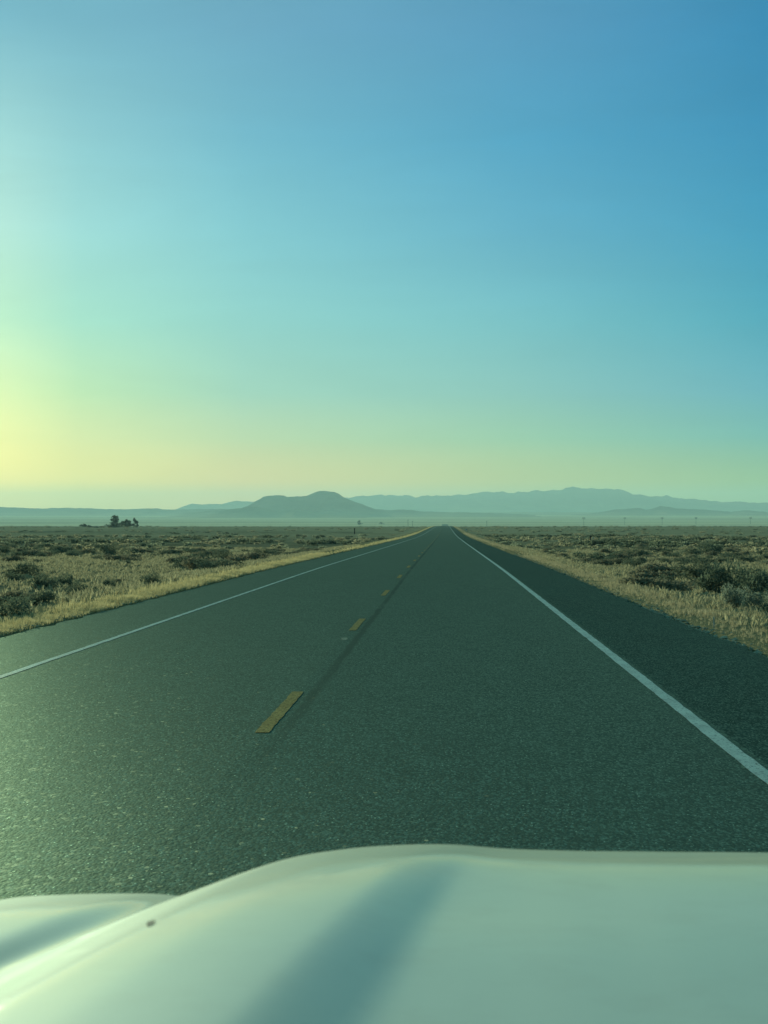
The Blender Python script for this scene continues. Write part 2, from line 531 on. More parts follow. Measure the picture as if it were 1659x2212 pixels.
# ------------------------------------------------------------------ foliage building blocks
def clump_mesh(n, R, H, leaf, seed, lobes=6, low=.12, hollow=.35, up=.0):
    """leaf-sized quads spread through a shrub's volume, made of several lobes with gaps between them"""
    r = np.random.default_rng(seed)
    lc = np.stack([r.normal(0, R * .42, lobes), r.normal(0, R * .42, lobes), H * r.uniform(.25, .72, lobes)], 1)
    lr = r.uniform(.32, .62, lobes) * R
    which = r.integers(0, lobes, n)
    d = r.normal(0, 1, (n, 3))
    d /= np.linalg.norm(d, axis=1)[:, None]
    rad = r.uniform(hollow, 1, n) ** .6
    c = lc[which] + d * (lr[which] * rad)[:, None] * np.array([1, 1, min(1.0, H / R * .75)])
    c[:, 2] = np.abs(c[:, 2] - low * H) + low * H * .4
    a = r.normal(0, 1, (n, 3)) + d * .3 + np.array([0, 0, up])
    a /= np.linalg.norm(a, axis=1)[:, None]
    b = np.cross(a, r.normal(0, 1, (n, 3)))
    b /= np.linalg.norm(b, axis=1)[:, None]
    s = leaf * r.uniform(.6, 1.5, n)[:, None]
    a = a * s
    b = b * s * .45
    V = np.stack([c - a, c + b - a * .1, c + a, c - b - a * .1], 1).reshape(-1, 3)
    V[:, 2] = np.maximum(V[:, 2], .005)
    F = np.arange(n * 4).reshape(n, 4)
    return V, F


def stems(nst, R, H, w, seed):
    r = np.random.default_rng(seed)
    V, F = [], []
    for k in range(nst):
        p0 = np.array([r.normal(0, .05 * R), r.normal(0, .05 * R), -.05])
        p1 = np.array([r.normal(0, .5 * R), r.normal(0, .5 * R), H * r.uniform(.4, .8)])
        ax = p1 - p0
        u = np.cross(ax, [1, .3, 0]); u /= np.linalg.norm(u)
        q = np.cross(ax, u); q /= np.linalg.norm(q)
        i = len(V)
        for p, ww in ((p0, w), (p1, w * .4)):
            for t in (0, 2.09, 4.19):
                V.append(p + ww * (u * math.cos(t) + q * math.sin(t)))
        for t in range(3):
            F.append([i + t, i + (t + 1) % 3, i + 3 + (t + 1) % 3, i + 3 + t])
    return np.array(V), np.array(F)


protos = {}
for kind, mat, hr in (('dark', M_DARKLEAF, .62), ('sage', M_SAGE, .66), ('brown', M_BROWN, .55), ('silver', M_SILVER, .68)):
    for v in range(4):
        V, F = clump_mesh(1500, 1.0, hr * 1.35, .055 if kind != 'brown' else .07, 100 + v * 7 + len(kind) * 31, 5 + v, hollow=.3, up=.5 if kind == 'brown' else .2)
        SV, SF = stems(9, 1.0, hr * 1.2, .022, 5 + v)
        me = mesh_obj('shrub', np.concatenate([V, SV]), [F, SF + len(V)], mat).data
        protos[(kind, v)] = me
        col.objects.unlink(bpy.data.objects[[o.name for o in bpy.data.objects if o.data == me][0]])

KIND_TEXT = {'dark': 'dark green leafy', 'sage': 'grey green sage-like', 'brown': 'dry brown twiggy'}
n_ind = 0


def put_shrub(x, y, s, kind, sz=None, label=None, group=None, var=None):
    global n_ind
    me = protos[(kind, random.randrange(4) if var is None else var)]
    o = bpy.data.objects.new('shrub', me)
    col.objects.link(o)
    o.location = (x, y, float(groundz(x, y)) - .03)
    o.rotation_euler = (0, 0, random.uniform(0, 6.28))
    o.scale = (s, s * random.uniform(.85, 1.15), (sz or s * random.uniform(.75, 1.1)))
    side = 'left' if x < 0 else 'right'
    if label is None:
        band = ('in the near part of the field' if y < 62 else 'in the middle of the field' if y < 105 else 'far out in the field')
        label = '%s shrub %s, %s side of the road' % (KIND_TEXT[kind], band, side)
        group = '%s shrubs %s on the %s' % (KIND_TEXT[kind], band, side)
    tag(o, label, 'shrub', group)
    n_ind += 1
    return o


def in_view(x, y, m=0.0):
    u = VPX + x / y * F_PX
    return -8 - m < u < 776 + m


near = [
    (-9.45, 35.5, .52, .48, 'dark', 'dark round shrub standing alone behind the left verge, a clear dome', 1),
    (-8.75, 30.0, .55, .55, 'dark', 'big dark shrub cut by the left edge of the picture', 2),
    (-10.6, 44.0, .62, .42, 'dark', 'flat wide dark shrub behind the lone round one on the left', 0),
    (-8.75, 46.0, .40, .45, 'sage', 'small greenish shrub close to the left verge beside taller dry stalks', 0),
    (-9.6, 66.0, 1.0, .6, 'dark', 'broad dark shrub mound close behind the left verge, halfway to the far rise', 3),
    (8.75, 49.5, 1.15, 1.25, 'dark', 'largest dark shrub on the right, above the silvery bush', 1),
    (10.1, 51.5, 1.0, 1.0, 'dark', 'dark shrub growing against the right side of the largest dark shrub', 0),
    (6.95, 37.5, .36, .72, 'silver', 'upright silvery sage bush beside the right verge in front of dark shrubs', 2),
    (7.55, 38.0, .42, .62, 'silver', 'silvery sage bush second from the right verge, next to a darker hollow', 3),
    (8.3, 37.5, .60, .50, 'silver', 'spreading silvery sage bush at the right edge of the picture', 1),
    (7.75, 35.6, .46, .36, 'dark', 'low dark shrub in front of the spreading silvery sage bush', 3),
    (7.6, 57.0, 1.1, .75, 'brown', 'wide dry brown thicket behind the right verge, nearest the road', 0),
    (9.2, 66.0, 1.3, .7, 'brown', 'wide dry brown thicket beyond the largest dark shrub on the right', 1),
    (6.6, 47.0, .9, .62, 'brown', 'dry brown thicket of thin stalks touching the right straw verge', 2),
    (14.5, 88.0, .95, .6, 'dark', 'flat very dark shrub in open straw on the right, left of two more', 2),
    (17.5, 91.0, .85, .6, 'dark', 'dark shrub in open straw on the right, middle one of three', 0),
    (14.0, 112.0, 1.3, .75, 'dark', 'dark shrub standing beyond the three in open straw on the right', 1),
    (9.5, 95.0, 1.2, .75, 'dark', 'very dark shrub nearest the right verge in the middle distance', 3),
]
taken = []
for x, y, s, sz, k, lab, v in near:
    put_shrub(x, y, s, k, sz, lab, None, v)
    taken.append((x, y, s))


def patch(x, y):
    return mnoise.noise(Vector((x * .05, y * .028, .5))) + .5 * mnoise.noise(Vector((x * .16, y * .1, 4.5)))


cands = []
tries = 0
while len(cands) < 262 and tries < 60000:
    tries += 1
    y = 27 + 130 * random.random() ** .72
    u = random.uniform(-6, 774)
    x = (u - VPX) / F_PX * y
    off_ = (x - ROAD_R) if x > 0 else (ROAD_L - x)
    if off_ < 2.6 + random.random() * .8:
        continue
    p = patch(x, y)
    if random.random() > .35 + 1.1 * p:
        continue
    s = random.lognormvariate(-.75, .35)
    s = min(s, 1.1)
    if any((x - a) ** 2 + (y - b) ** 2 < (.55 * (s + c)) ** 2 for a, b, c in taken):
        continue
    taken.append((x, y, s))
    kinds = ('dark', 'brown', 'sage') if p > .1 else ('brown', 'sage', 'dark')
    kind = random.choices(kinds, (.5, .33, .17))[0]
    cands.append((x, y, s, kind))
for x, y, s, kind in cands:
    put_shrub(x, y, s, kind)


# ---- the shrubs past the first three hundred, as ground cover
def scatter(name, mat, pts, scales, tmpl, label=None):
    n = len(pts)
    Vt = [t[0] for t in tmpl]
    Ft = [t[1] for t in tmpl]
    outV, outF, base = [], [], 0
    w = rng.integers(0, len(tmpl), n)
    for k in range(len(tmpl)):
        sel = np.where(w == k)[0]
        if not len(sel):
            continue
        a = rng.uniform(0, 6.28, len(sel))
        ca, sa = np.cos(a), np.sin(a)
        V = Vt[k]
        x = V[None, :, 0] * ca[:, None] - V[None, :, 1] * sa[:, None]
        yv = V[None, :, 0] * sa[:, None] + V[None, :, 1] * ca[:, None]
        z = np.repeat(V[None, :, 2], len(sel), 0)
        sc = scales[sel]
        P = np.stack([x * sc[:, 0:1], yv * sc[:, 0:1], z * sc[:, 1:2]], -1) + pts[sel][:, None, :]
        outV.append(P.reshape(-1, 3))
        nv = len(V)
        outF.append((Ft[k][None] + (np.arange(len(sel)) * nv)[:, None, None] + base).reshape(-1, Ft[k].shape[1]))
        base += nv * len(sel)
    o = mesh_obj(name, np.concatenate(outV), np.concatenate(outF), mat)
    return tag(o, label, None, None, 'stuff')


def wedge(n, y0, y1, power=1.0, extra=330):
    y = y0 + (y1 - y0) * rng.random(n) ** power
    u = rng.uniform(-extra, 768 + extra, n)
    x = (u - VPX) / F_PX * y
    return x, y


def npatch(x, y):
    return np.array([patch(a, b) for a, b in zip(x, y)])


for kind, mat, share, sd in (('dark', M_FAR_DARK, .55, 1), ('brown', M_FAR_BROWN, 1.1, 2), ('sage', M_FAR_SAGE, .8, 3)):
    allp, alls = [], []
    for n0, ya, yb, pw, szr in ((6000, 120, 330, .75, (.4, .9)), (4600, 300, 1150, .85, (.6, 1.3)), (1500, 22, 125, .7, (.4, .9))):
        x, y = wedge(int(n0 * share), ya, yb, pw)
        offv = np.where(x > 0, x - ROAD_R, ROAD_L - x)
        p = npatch(x * (.6 if ya > 200 else 1), y * (.35 if ya > 200 else 1))
        if ya < 50:                 # near brush only to either side of what the photograph takes in
            uu = VPX + x / y * F_PX
            offv = np.where((uu < -40) | (uu > 808), offv, -1)
        keep = (offv > 3.2) & (rng.random(len(x)) < np.where(x > 0, .16, .06) + np.where(x > 0, 1, .7) * (1.0 if kind == 'dark' else -.2 if kind == 'sage' else .5) * p)
        x, y = x[keep], y[keep]
        s = rng.uniform(*szr, len(x))
        allp.append(np.stack([x, y, groundz(x, y) - .03], 1))
        alls.append(np.stack([s, s * rng.uniform(.5, .85, len(x)) * (1 if yb < 400 else .75)], 1))
    if kind == 'dark':
        # the long dark belts of brush across both fields
        for (xa, xb, yc, sp, nb) in ((16, 62, 178, 7, 150), (-62, -12, 205, 9, 60), (26, 90, 250, 9, 90), (-110, -25, 300, 12, 60), (8, 40, 330, 16, 50)):
            x = rng.uniform(xa, xb, nb)
            y = yc + rng.normal(0, sp, nb) + 5 * np.sin(x * .15)
            s = rng.uniform(.55, 1.15, nb)
            allp.append(np.stack([x, y, groundz(x, y) - .03], 1))
            alls.append(np.stack([s, s * rng.uniform(.7, 1.0, nb)], 1))
    tm = [clump_mesh(90, 1.0, .8, .2, 900 + sd * 10 + i, 4 + i, hollow=.3) for i in range(4)]
    scatter('distant_brush', mat, np.concatenate(allp), np.concatenate(alls), tm)


# ------------------------------------------------------------------ grass
def tuft(nb, h, spread, w, seed):
    r = np.random.default_rng(seed)
    V, F = [], []
    for k in range(nb):
        a = r.uniform(0, 6.28)
        p = np.array([r.normal(0, spread * .35), r.normal(0, spread * .35), 0])
        lean = r.uniform(.1, .75) * h
        hh = h * r.uniform(.55, 1.1)
        dirv = np.array([math.cos(a), math.sin(a), 0])
        side = np.array([-math.sin(a), math.cos(a), 0]) * w
        mid = p + dirv * lean * .35 + np.array([0, 0, hh * .6])
        tip = p + dirv * lean + np.array([0, 0, hh])
        i = len(V)
        V += [p - side, p + side, mid + side * .7, mid - side * .7, tip + side * .15, tip - side * .15]
        F += [[i, i + 1, i + 2, i + 3], [i + 3, i + 2, i + 4, i + 5]]
    return np.array(V), np.array(F)


T_NEAR = [tuft(9, 1.0, .45, .028, 40 + i) for i in range(6)]
T_FAR = [tuft(6, 1.0, .6, .09, 60 + i) for i in range(4)]


def grass_band(n, y0, y1, side, w, h0, h1, tm, name, mat, pw=1.0, inner=.05):
    y = y0 + (y1 - y0) * rng.random(n) ** pw
    o = inner + np.abs(rng.normal(0, .5, n)) * w + rng.random(n) * w * .5
    edge = ROAD_R if side > 0 else -ROAD_L
    x = side * (edge + o)
    hv = rng.uniform(h0, h1, n) * (.65 + .5 * np.clip(.5 + np.sin(y * .9 + np.sin(y * .37) * 3) * .5, 0, 1)) * np.clip(.55 + o * .5, .5, 1.1)
    z = groundz(x, y) - .02
    return np.stack([x, y, z], 1), np.stack([hv * rng.uniform(.8, 1.3, n), hv], 1)


for side, h0, h1, w, nm, vm in ((-1, .08, .20, .65, 'verge_grass', M_STRAW), (1, .04, .14, 1.6, 'verge_grass', M_DRYVERGE)):
    P, S = zip(grass_band(15000 if side < 0 else 10000, 8, 95, side, w, h0, h1, T_NEAR, nm, M_STRAW, 1.0))
    scatter(nm, vm, np.concatenate(P), np.concatenate(S), T_NEAR)
    P, S = zip(grass_band(5200, 90, 420, side, w, h0, h1, T_FAR, nm, M_STRAW, .8), grass_band(3500, 400, 1150, side, w, h0, h1, T_FAR, nm, M_STRAW, .9))
    scatter(nm, vm, np.concatenate(P), np.concatenate(S), T_FAR)

x, y = wedge(120000, 20, 150, .62, 330)
offv = np.where(x > 0, x - ROAD_R, ROAD_L - x)
pp = npatch(x, y)
keep = (offv > 1.2) & (rng.random(len(x)) < .75 - .6 * pp)
x, y = x[keep], y[keep]
h = rng.uniform(.07, .22, len(x))
scatter('field_grass', M_FIELDGRASS, np.stack([x, y, groundz(x, y) - .02], 1), np.stack([h * 1.5, h], 1), T_FAR)

# pale stones along the broken edges
def rock(seed):
    r = np.random.default_rng(seed)
    V = np.array([[1, 0, 0], [-1, 0, 0], [0, 1, 0], [0, -1, 0], [0, 0, .7], [0, 0, -.5]], float) * r.uniform(.7, 1.2, (6, 1))
    F = np.array([[0, 2, 4], [2, 1, 4], [1, 3, 4], [3, 0, 4], [2, 0, 5], [1, 2, 5], [3, 1, 5], [0, 3, 5]])
    return V, F


n = 3500
y = 10 + 90 * rng.random(n) ** 1.3
sd = np.where(rng.random(n) < .75, 1, -1)
o = np.abs(rng.normal(0, .25, n)) + .02
x = np.where(sd > 0, ROAD_R + o, ROAD_L - o)
s = .012 + .03 * rng.random(n) ** 3
heap = (sd > 0) & (y > 16) & (y < 34) & (rng.random(n) < .5)     # pale stones heaped along the right edge
s = np.where(heap, .025 + .05 * rng.random(n) ** 2, s)
x = np.where(heap, ROAD_R + .03 + np.abs(rng.normal(0, .12, n)), x)
scatter('roadside_gravel', M_STONE, np.stack([x, y, groundz(x, y) + .01], 1), np.stack([s, s * .8], 1), [rock(i) for i in range(4)])


# ------------------------------------------------------------------ trees far off
def tree(name, x, y, parts, trunk_h, trunk_r, label, seed, leaf=.4, group=None):
    """parts: list of (dx, dz, rx, rz, n) lumps of foliage"""
    z0 = float(groundz(x, y))
    root = empty(name, (x, y, z0))
    tag(root, label, 'tree', group)
    r = np.random.default_rng(seed)
    Vs, Fs, b = [], [], 0
    for dx, dz, rx, rz, n in parts:
        V, F = clump_mesh(n, 1.0, 2.0, leaf / max(rx, .4), seed + int(dx * 10) + n, 7, 0, .15, .2)
        V = (V - np.array([0, 0, 1.0])) * np.array([rx, rx, rz]) + np.array([dx, r.normal(0, .3), dz])
        V[:, 2] = np.maximum(V[:, 2], .05)
        Vs.append(V); Fs.append(F + b); b += len(V)
    mesh_obj('crown', np.concatenate(Vs), np.concatenate(Fs), M_TREE, root)
    # tapered trunk with a few limbs
    V, F = [], []

    def limb(p0, p1, r0, r1):
        p0, p1 = np.array(p0, float), np.array(p1, float)
        ax = p1 - p0
        u = np.cross(ax, [.3, 1, .1]); u /= np.linalg.norm(u)
        q = np.cross(ax, u); q /= np.linalg.norm(q)
        i = len(V)
        for p, rr in ((p0, r0), (p1, r1)):
            for t in range(7):
                an = t / 7 * 6.283
                V.append(p + rr * (u * math.cos(an) + q * math.sin(an)))
        for t in range(7):
            F.append([i + t, i + (t + 1) % 7, i + 7 + (t + 1) % 7, i + 7 + t])
    limb((0, 0, -.2), (.1, 0, trunk_h), trunk_r, trunk_r * .6)
    for dx, dz, rx, rz, n in parts:
        limb((.1, 0, trunk_h * .8), (dx, 0, dz), trunk_r * .5, trunk_r * .15)
    mesh_obj('trunk', np.array(V), np.array(F), M_BARK, root)
    return root


def at(px, y):
    return (px - VPX) / F_PX * y


Y = 820.0
tree('tree', at(111.5, Y), Y, [(.3, 2.0, 3.2, 1.9, 620), (-1.8, 1.1, 3.2, 1.2, 420), (1.4, 1.4, 2.8, 1.4, 380), (.5, 3.9, 2.4, 1.9, 420), (.1, 5.5, 1.4, 1.3, 200), (1.0, 5.7, 1.1, 1.1, 140)], 2.2, .25,
     'tallest tree of the far clump on the left, ragged at the top', 11)
tree('tree', at(124.8, Y), Y, [(0, 2.0, 2.5, 2.0, 620), (.3, 3.4, 1.8, 1.3, 320), (1.9, 1.7, 1.7, 1.5, 260), (-1.2, 1.1, 1.8, 1.2, 220)], 1.5, .2,
     'rounded dark tree right of the tallest tree in the far clump', 12)
tree('tree', at(131.7, Y + 15), Y + 15, [(0, 4.1, .8, 1.3, 150), (.1, 1.6, .7, 1.0, 90)], 2.6, .12,
     'slim sparse tree with a small tuft on top, in the far clump', 13, .3)
tree('tree', at(135.0, Y), Y, [(0, 2.2, .9, 2.0, 240), (0, .9, 1.1, 1.0, 150)], 2.4, .14,
     'narrow upright tree at the right end of the far clump', 14, .3)
tree('tree', at(117.5, Y + 30), Y + 30, [(0, 1.3, 2.2, 1.3, 320)], 1.0, .15, 'low brushy tree filling the gap inside the far clump', 15)
tree('tree', at(81.5, Y), Y, [(0, 1.0, 1.7, 1.1, 300), (2.0, .7, 1.5, .8, 180)], .7, .12, 'low bushy tree standing alone left of the far clump', 16)
tree('tree', at(91, Y), Y, [(0, .6, 2.4, .7, 240), (3.0, .5, 2.2, .6, 180)], .5, .1, 'very low spreading tree between the lone bush and the far clump', 17)
Y = 3100.0
tree('tree', at(359, Y), Y, [(0, 3.6, 4.5, 3.2, 240), (-1.0, 7.0, 2.2, 2.6, 100), (3.0, 2.2, 4.0, 1.8, 100)], 4, .5,
     'hazy pointed tree on the valley floor left of the road end', 18, 1.1)
tree('tree', at(381.5, Y + 100), Y + 100, [(0, 3.2, 3.2, 2.2, 160), (-3.5, 1.6, 2.4, 1.2, 70), (4.5, 1.4, 3, 1.0, 70)], 3, .4,
     'small hazy tree on the valley floor, nearer the road end', 19, 1.0)


# ------------------------------------------------------------------ power poles across the far valley
def box(V, F, c, s):
    c, s = np.array(c, float), np.array(s, float) / 2
    i = len(V)
    for dz in (-1, 1):
        for dx, dy in ((-1, -1), (1, -1), (1, 1), (-1, 1)):
            V.append(c + s * np.array([dx, dy, dz]))
    F += [[i, i + 3, i + 2, i + 1], [i + 4, i + 5, i + 6, i + 7]] + [[i + k, i + (k + 1) % 4, i + 4 + (k + 1) % 4, i + 4 + k] for k in range(4)]


def pole_tube(r0, r1, h, n=8):
    V = []
    for z, r in ((-.6, r0), (h, r1)):
        for k in range(n):
            V.append((r * math.cos(k / n * 6.283), r * math.sin(k / n * 6.283), z))
    F4 = np.array([[k, (k + 1) % n, n + (k + 1) % n, n + k] for k in range(n)])
    return np.array(V), [F4, np.array([list(range(n, 2 * n))])]


def power_pole(x, y, h, head, label, group):
    root = empty('power_pole', (x, y, float(groundz(x, y))))
    tag(root, label, 'power pole', group)
    V, F = pole_tube(.32, .22, h)
    mesh_obj('pole', V, F, M_WOOD, root)
    if head:
        for zz, w in ((h - .5, 5.2), (h - 1.9, 5.8), (h - 3.3, 5.0)):
            V, F = [], []
            box(V, F, (0, -.36, zz), (w, .3, .5))
            a = mesh_obj('crossarm', np.array(V), np.array(F), M_WOOD, root)
            for xx in (-.46, -.25, .25, .46):
                V2, F2 = [], []
                box(V2, F2, (xx * w, -.36, zz + .47), (.34, .34, .58))
                mesh_obj('insulator', np.array(V2), np.array(F2), M_STEEL, a)
        V, F = pole_tube(.5, .5, 1.6)
        V = V + np.array([.95, -.1, h - 3.2])
        mesh_obj('transformer', V, F, M_STEEL, root)
    else:
        V, F = [], []
        box(V, F, (0, -.3, h - .6), (2.6, .2, .25))
        mesh_obj('crossarm', np.array(V), np.array(F), M_WOOD, root)
    return root


pts = [(583, 3000), (623.7, 3080), (660.6, 3160), (694, 3240), (747.7, 3360), (767, 3420)]
names = ['leftmost of the row on the right', 'second from left in the row on the right', 'third from the left in the row on the right',
         'fourth in the row, its head faintest', 'fifth in the row, after a wide gap', 'last of the row, cut by the right picture edge']
for (px, yy), nm in zip(pts, names):
    power_pole(at(px, yy), yy, 15.0, True, 'bulky-headed hazy pole, ' + nm, 'poles along the far power line')
for px, yy, h, nm in ((408, 2500, 13.0, 'thin pole with a small head left of the road end'), (412.6, 2600, 10.5, 'faint bare pole just right of the taller one left of the road'),
                      (486.6, 2500, 11.0, 'thin faint pole standing alone right of the road end')):
    power_pole(at(px, yy), yy, h, False, nm, None)


# ------------------------------------------------------------------ posts
def post(name, x, y, w, h, mat, label, cat, cap=None):
    root = empty(name, (x, y, float(groundz(x, y))))
    tag(root, label, cat)
    V, F = pole_tube(w, w * .85, h)
    mesh_obj('shaft', V, F, mat, root)
    V, F = [], []
    box(V, F, (0, -w * 1.1, h - .12), cap or (w * 2.6, .04, .2))
    mesh_obj('cap' if cap is None else 'plate', np.array(V), np.array(F), mat, root)
    return root


post('gate_post', at(354.5, 410), 410, .16, 1.5, M_WOOD, 'dark wooden post in the left field beside a pale strip of bare ground', 'post')
post('fence_post', at(589.5, 215), 215, .09, .95, M_WOOD, 'dark post in the right field beside a small white marker', 'post')
post('marker_post', at(592.3, 215), 215, .05, .75, M_POSTWHITE, 'small white marker in the right field next to a dark post', 'marker', (.2, .04, .22))
post('marker_post', at(466.2, 480), 480, .06, .8, M_POSTWHITE, 'tiny pale marker right of the road near the crest', 'marker', (.5, .06, .4))
post('marker_post', at(711.4, 27.6), 27.6, .012, .19, M_POSTWHITE, 'short white stake standing in the right gravel verge', 'stake', (.03, .006, .05))


# ------------------------------------------------------------------ the white car's bonnet, seen from its driver seat
CX = .342
WP = [0, .135, .225, .27, .30, .324, .344, .375, .405, .452, .520, .581, .630, .644, .655, .667, .689, .713, .743, .776, .83, .925, .955, .985, 1.0, 1.005, 1.007]
ZP = [1.2262, 1.2272, 1.2304, 1.2335, 1.2372, 1.2398, 1.241, 1.2421, 1.242, 1.2410, 1.2345, 1.2125, 1.1945, 1.1850, 1.1795, 1.1785, 1.1805, 1.1860, 1.1920, 1.1947, 1.1992, 1.2045, 1.1829, 1.1429, 1.0829, 0.9629, 0.5129]


def smooth_profile(w, sig=.013):
    acc, tw = 0, 0
    for k in np.linspace(-2.4, 2.4, 13):
        g = math.exp(-.5 * k * k)
        acc = acc + g * np.interp(np.abs(w + k * sig), WP, ZP)
        tw += g
    return acc / tw


_T = np.array([-1.6, -.95, -.37, -.19, 0, .045, .09, .14, .19, .23, .26])
_S = np.tan(np.radians([2.8, 3.4, 6.0, 8.6, 12.0, 17, 25, 40, 62, 78, 84]))
_tt = np.linspace(-1.6, .26, 1500)
_zz = np.concatenate([[0], np.cumsum((np.interp(_tt, _T, _S)[1:] + np.interp(_tt, _T, _S)[:-1]) / 2 * np.diff(_tt))])
_zz = _zz - np.interp(0, _tt, _zz)


def car_surface(wv, tv, side):
    """wv: across, 0 at the middle; tv: along, 0 at the front brow"""
    W, T = np.meshgrid(wv, tv)
    Yb = 2.295 - .135 * (np.minimum(W, 1.0) / .72) ** 2
    Yp = Yb + T
    U = W + np.clip(2.25 - Yp, -.3, 1.4) * np.interp(W, [0, .344, .655, .76, .96], [0, .118, .17, .12, .02])
    q = np.clip((-T - .06) / .66, 0, 1)
    swell = .0145 * q * q * (3 - 2 * q)        # the middle of the bonnet sinks between two ridges
    sunk = 0
    for e in np.linspace(-.010, .010, 9):
        sunk = sunk + np.interp(np.abs(W + e), [0, .10, .18, .255, .292, .341, .350, 1], [.40, .48, .64, .84, .96, .10, 0, 0]) / 9
    Zp = smooth_profile(W) - np.interp(T, _tt, _zz) - swell * sunk
    return np.stack([side * U, Yp, Zp], -1)


car = empty('car', (CX, 0, 0))
tag(car, 'white car bonnet with raised ridges, driving in the right lane, seen from inside', 'car')
tv = np.concatenate([np.linspace(-1.35, -.45, 40), np.linspace(-.44, .06, 60), np.linspace(.07, .26, 30)])
wh = np.linspace(0, .6525, 110)
L_ = car_surface(wh, tv, -1)
R_ = car_surface(wh, tv, 1)
P = np.concatenate([L_[:, ::-1], R_[:, 1:]], 1)
f = grid_faces(P.shape[0], P.shape[1])
hood = mesh_obj('hood', P, f, M_PAINT, car, smooth=True)
for side in (-1, 1):
    wf = np.concatenate([np.linspace(.6575, .84, 36), np.linspace(.85, 1.007, 34)])
    P = car_surface(wf, tv, side)
    f = grid_faces(P.shape[0], P.shape[1])
    if side < 0:
        f = f[:, ::-1]
    mesh_obj('fender', P, f, M_PAINT, car, smooth=True)
# dark gutter under the gap between bonnet and fenders
for side in (-1, 1):
    P = car_surface(np.array([.640, .655, .670]), tv, side)
    P[..., 2] -= np.array([.02, .016, .02])
    mesh_obj('hood_seal', P, grid_faces(P.shape[0], 3), M_PAINT, car)
V, F = [], []
box(V, F, (0, 2.34, .62), (1.7, .16, .34))
bm_ = mesh_obj('front_bumper', np.array(V), np.array(F), M_PAINT, car)
V, F = [], []
for k in range(5):
    box(V, F, (0, 2.33, .84 + k * .045), (1.2, .05, .03))
mesh_obj('grille', np.array(V), np.array(F), M_BLACK, car)


def splat(u, v, r, seed, mat=None):
    """a dried insect stuck on the paint; u, v pick the place on the bonnet"""
    q = car_surface(np.array([abs(u)]), np.array([v]), -1 if u < 0 else 1)[0, 0]
    rr = np.random.default_rng(seed)
    V = [q + np.array([0, 0, r * .35])]
    for k in range(9):
        a = k / 9 * 6.283
        V.append(q + np.array([math.cos(a) * r * rr.uniform(.7, 1.2), math.sin(a) * r * rr.uniform(2.6, 4.0), .0015 - .16 * math.sin(a) * r]))
    F = np.array([[0, 1 + k, 1 + (k + 1) % 9] for k in range(9)])
    o = mesh_obj('insect_splat', np.array(V), F, mat or M_BUG, car)
    return o


splat(-0.5093, -0.7624, .0040, 3)

# ------------------------------------------------------------------ haze: the air of the whole valley
V, F = [], []
box(V, F, (0, 7600, 160), (34000, 19600, 400))
hz = mesh_obj('haze', np.array(V), np.array(F))
tag(hz, kind='stuff')
m, N, out = material('valley_haze')
pv = N.n('ShaderNodeVolumePrincipled')
pv.inputs['Color'].default_value = (.62, .93, 1.0, 1)
pv.inputs['Density'].default_value = 1.0e-4
pv.inputs['Anisotropy'].default_value = .2
N.link(pv.outputs[0], out.inputs['Volume'])
hz.data.materials.append(m)

# ------------------------------------------------------------------ sky
w = bpy.data.worlds.new('World')
scene.world = w
w.use_nodes = True
N = Nodes(w.node_tree)
out = N.n('ShaderNodeOutputWorld')
tc = N.n('ShaderNodeTexCoord')
sep = N.n('ShaderNodeSeparateXYZ', i_Vector=tc.outputs['Generated'])
hlen = N.math('SQRT', N.math('ADD', N.math('MULTIPLY', sep.outputs[0], sep.outputs[0]), N.math('MULTIPLY', sep.outputs[1], sep.outputs[1])))
hlen = N.math('MAXIMUM', hlen, 1e-4)
dotp = N.math('ADD', N.math('MULTIPLY', sep.outputs[0], math.sin(SUN_AZ)), N.math('MULTIPLY', sep.outputs[1], math.cos(SUN_AZ)))
dotp = N.math('DIVIDE', dotp, hlen)
daz = N.math('MULTIPLY', N.math('ARCCOSINE', N.math('MINIMUM', N.math('MAXIMUM', dotp, -1.0), 1.0)), 180 / math.pi)
elev = N.math('MULTIPLY', N.math('ARCSINE', sep.outputs[2]), 180 / math.pi)
epos = N.math('SQRT', N.math('DIVIDE', N.math('MAXIMUM', elev, 0.0), 90.0))
EL = [18.0, 14.05, 10.8, 7.42, 4.86, 3.15, 1.6, .74]
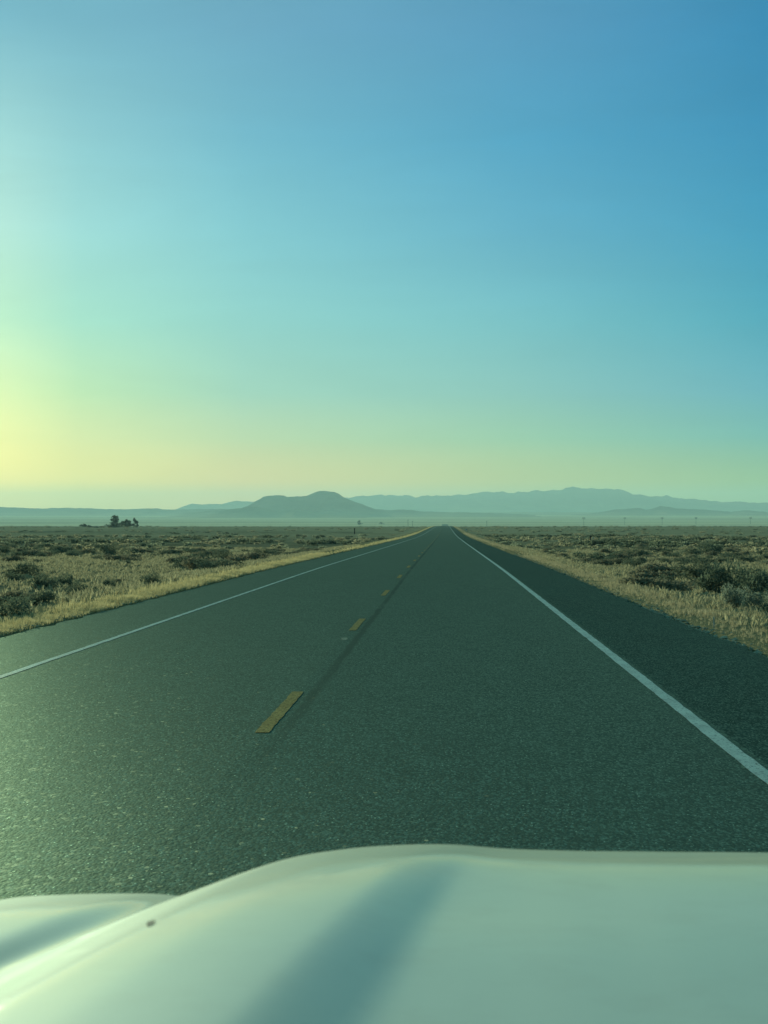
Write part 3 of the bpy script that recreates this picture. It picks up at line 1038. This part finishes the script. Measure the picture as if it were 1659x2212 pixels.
SKY = {4.9: [(0.148, 0.449, 0.589), (0.295, 0.652, 0.684), (0.408, 0.787, 0.728), (0.461, 0.870, 0.617), (0.792, 1.031, 0.478), (1.178, 1.144, 0.344), (1.864, 1.385, 0.166), (1.755, 1.270, 0.158)],
       7.5: [(0.139, 0.429, 0.579), (0.219, 0.562, 0.645), (0.283, 0.686, 0.707), (0.316, 0.749, 0.615), (0.513, 0.848, 0.459), (0.859, 0.916, 0.342), (1.479, 1.094, 0.118), (1.387, 1.031, 0.112)],
       13.5: [(0.117, 0.362, 0.541), (0.129, 0.453, 0.617), (0.185, 0.573, 0.675), (0.232, 0.616, 0.609), (0.319, 0.645, 0.521), (0.576, 0.715, 0.370), (1.195, 0.744, 0.121), (1.249, 0.714, 0.115)],
       23.5: [(0.071, 0.299, 0.524), (0.053, 0.339, 0.569), (0.089, 0.404, 0.597), (0.148, 0.507, 0.590), (0.213, 0.510, 0.500), (0.327, 0.591, 0.369), (0.695, 0.583, 0.083), (0.731, 0.558, 0.077)],
       33.0: [(0.010, 0.221, 0.460), (0.010, 0.240, 0.481), (0.010, 0.290, 0.527), (0.021, 0.340, 0.513), (0.075, 0.380, 0.536), (0.109, 0.421, 0.417), (0.312, 0.479, 0.106), (0.340, 0.479, 0.102)],
       80.0: [(0.027, 0.175, 0.270), (0.040, 0.209, 0.296), (0.058, 0.246, 0.314), (0.089, 0.287, 0.314), (0.122, 0.314, 0.296), (0.150, 0.332, 0.270), (0.175, 0.342, 0.246), (0.188, 0.342, 0.238)]}
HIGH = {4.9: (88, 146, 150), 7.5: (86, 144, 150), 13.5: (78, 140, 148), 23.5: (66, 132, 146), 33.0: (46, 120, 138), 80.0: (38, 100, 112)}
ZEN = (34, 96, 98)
prev, pk = None, None
for k in SKY:
    rp = N.n('ShaderNodeValToRGB', i_Fac=epos)
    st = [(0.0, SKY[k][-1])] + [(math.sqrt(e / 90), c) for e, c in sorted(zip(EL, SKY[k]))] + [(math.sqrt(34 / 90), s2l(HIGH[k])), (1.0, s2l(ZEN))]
    el = rp.color_ramp.elements
    while len(el) < len(st):
        el.new(.5)
    for e, (p, c) in zip(el, st):
        e.position = p
    for e, (p, c) in zip(el, st):
        e.color = tuple(c) + (1,)
    if prev is None:
        prev = rp.outputs[0]
    else:
        prev = N.mix(N.maprange(daz, pk, k, smooth=False), prev, rp.outputs[0])
    pk = k
sky = N.n('ShaderNodeTexSky')
sky.sky_type = 'NISHITA'
sky.sun_disc = False
sky.sun_elevation = SUN_EL
sky.sun_rotation = SUN_AZ
sky.air_density = 1.0
sky.dust_density = 2.0
wis = N.n('ShaderNodeMapping')
wis.inputs['Scale'].default_value = (3.0, 3.0, 16.0)
wis.inputs['Rotation'].default_value = (0, .35, 0)
N.link(tc.outputs['Generated'], wis.inputs['Vector'])
thin = N.maprange(N.noise(wis.outputs[0], 1.6, 5, .6, .8), .25, .8, .965, 1.04)
prev = N.mix(1.0, prev, thin, 'MULTIPLY')
bg1 = N.n('ShaderNodeBackground', i_Color=sky.outputs[0], i_Strength=.002)
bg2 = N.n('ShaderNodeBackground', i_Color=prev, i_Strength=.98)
add = N.n('ShaderNodeAddShader')
N.link(bg1.outputs[0], add.inputs[0])
N.link(bg2.outputs[0], add.inputs[1])
N.link(add.outputs[0], out.inputs[0])

# ------------------------------------------------------------------ sun
L = bpy.data.lights.new('sun', 'SUN')
L.energy = 5.0
L.angle = math.radians(.6)
L.color = (.82, 1.0, .64)
so = bpy.data.objects.new('sun', L)
col.objects.link(so)
sd = Vector((math.sin(SUN_AZ) * math.cos(SUN_EL), math.cos(SUN_AZ) * math.cos(SUN_EL), math.sin(SUN_EL)))
so.rotation_euler = sd.to_track_quat('Z', 'Y').to_euler()
so.location = (-40, 60, 30)

# ------------------------------------------------------------------ camera
cam = bpy.data.cameras.new('camera')
co = bpy.data.objects.new('camera', cam)
col.objects.link(co)
cam.sensor_fit = 'VERTICAL'
cam.sensor_height = 24.0
cam.lens = 24.0 * F_PX / 1024
cam.clip_start = .05
cam.clip_end = 60000
yaw = math.atan((VPX - 384) / F_PX)
pitch = math.atan((HZ - 512) / F_PX)
co.location = (0, 0, EYE)
co.rotation_euler = (math.pi / 2 + pitch, 0, yaw)
cam.dof.use_dof = True
cam.dof.focus_distance = 28
cam.dof.aperture_fstop = cam.lens / 1000 / .0042
scene.camera = co

# ------------------------------------------------------------------ render settings
scene.view_settings.view_transform = 'Standard'
scene.view_settings.look = 'None'
scene.view_settings.exposure = 0
scene.view_settings.gamma = 1
scene.cycles.use_denoising = True
scene.cycles.volume_bounces = 0
scene.cycles.max_bounces = 6
scene.cycles.diffuse_bounces = 2
scene.cycles.glossy_bounces = 3
scene.cycles.transmission_bounces = 2
scene.cycles.transparent_max_bounces = 8
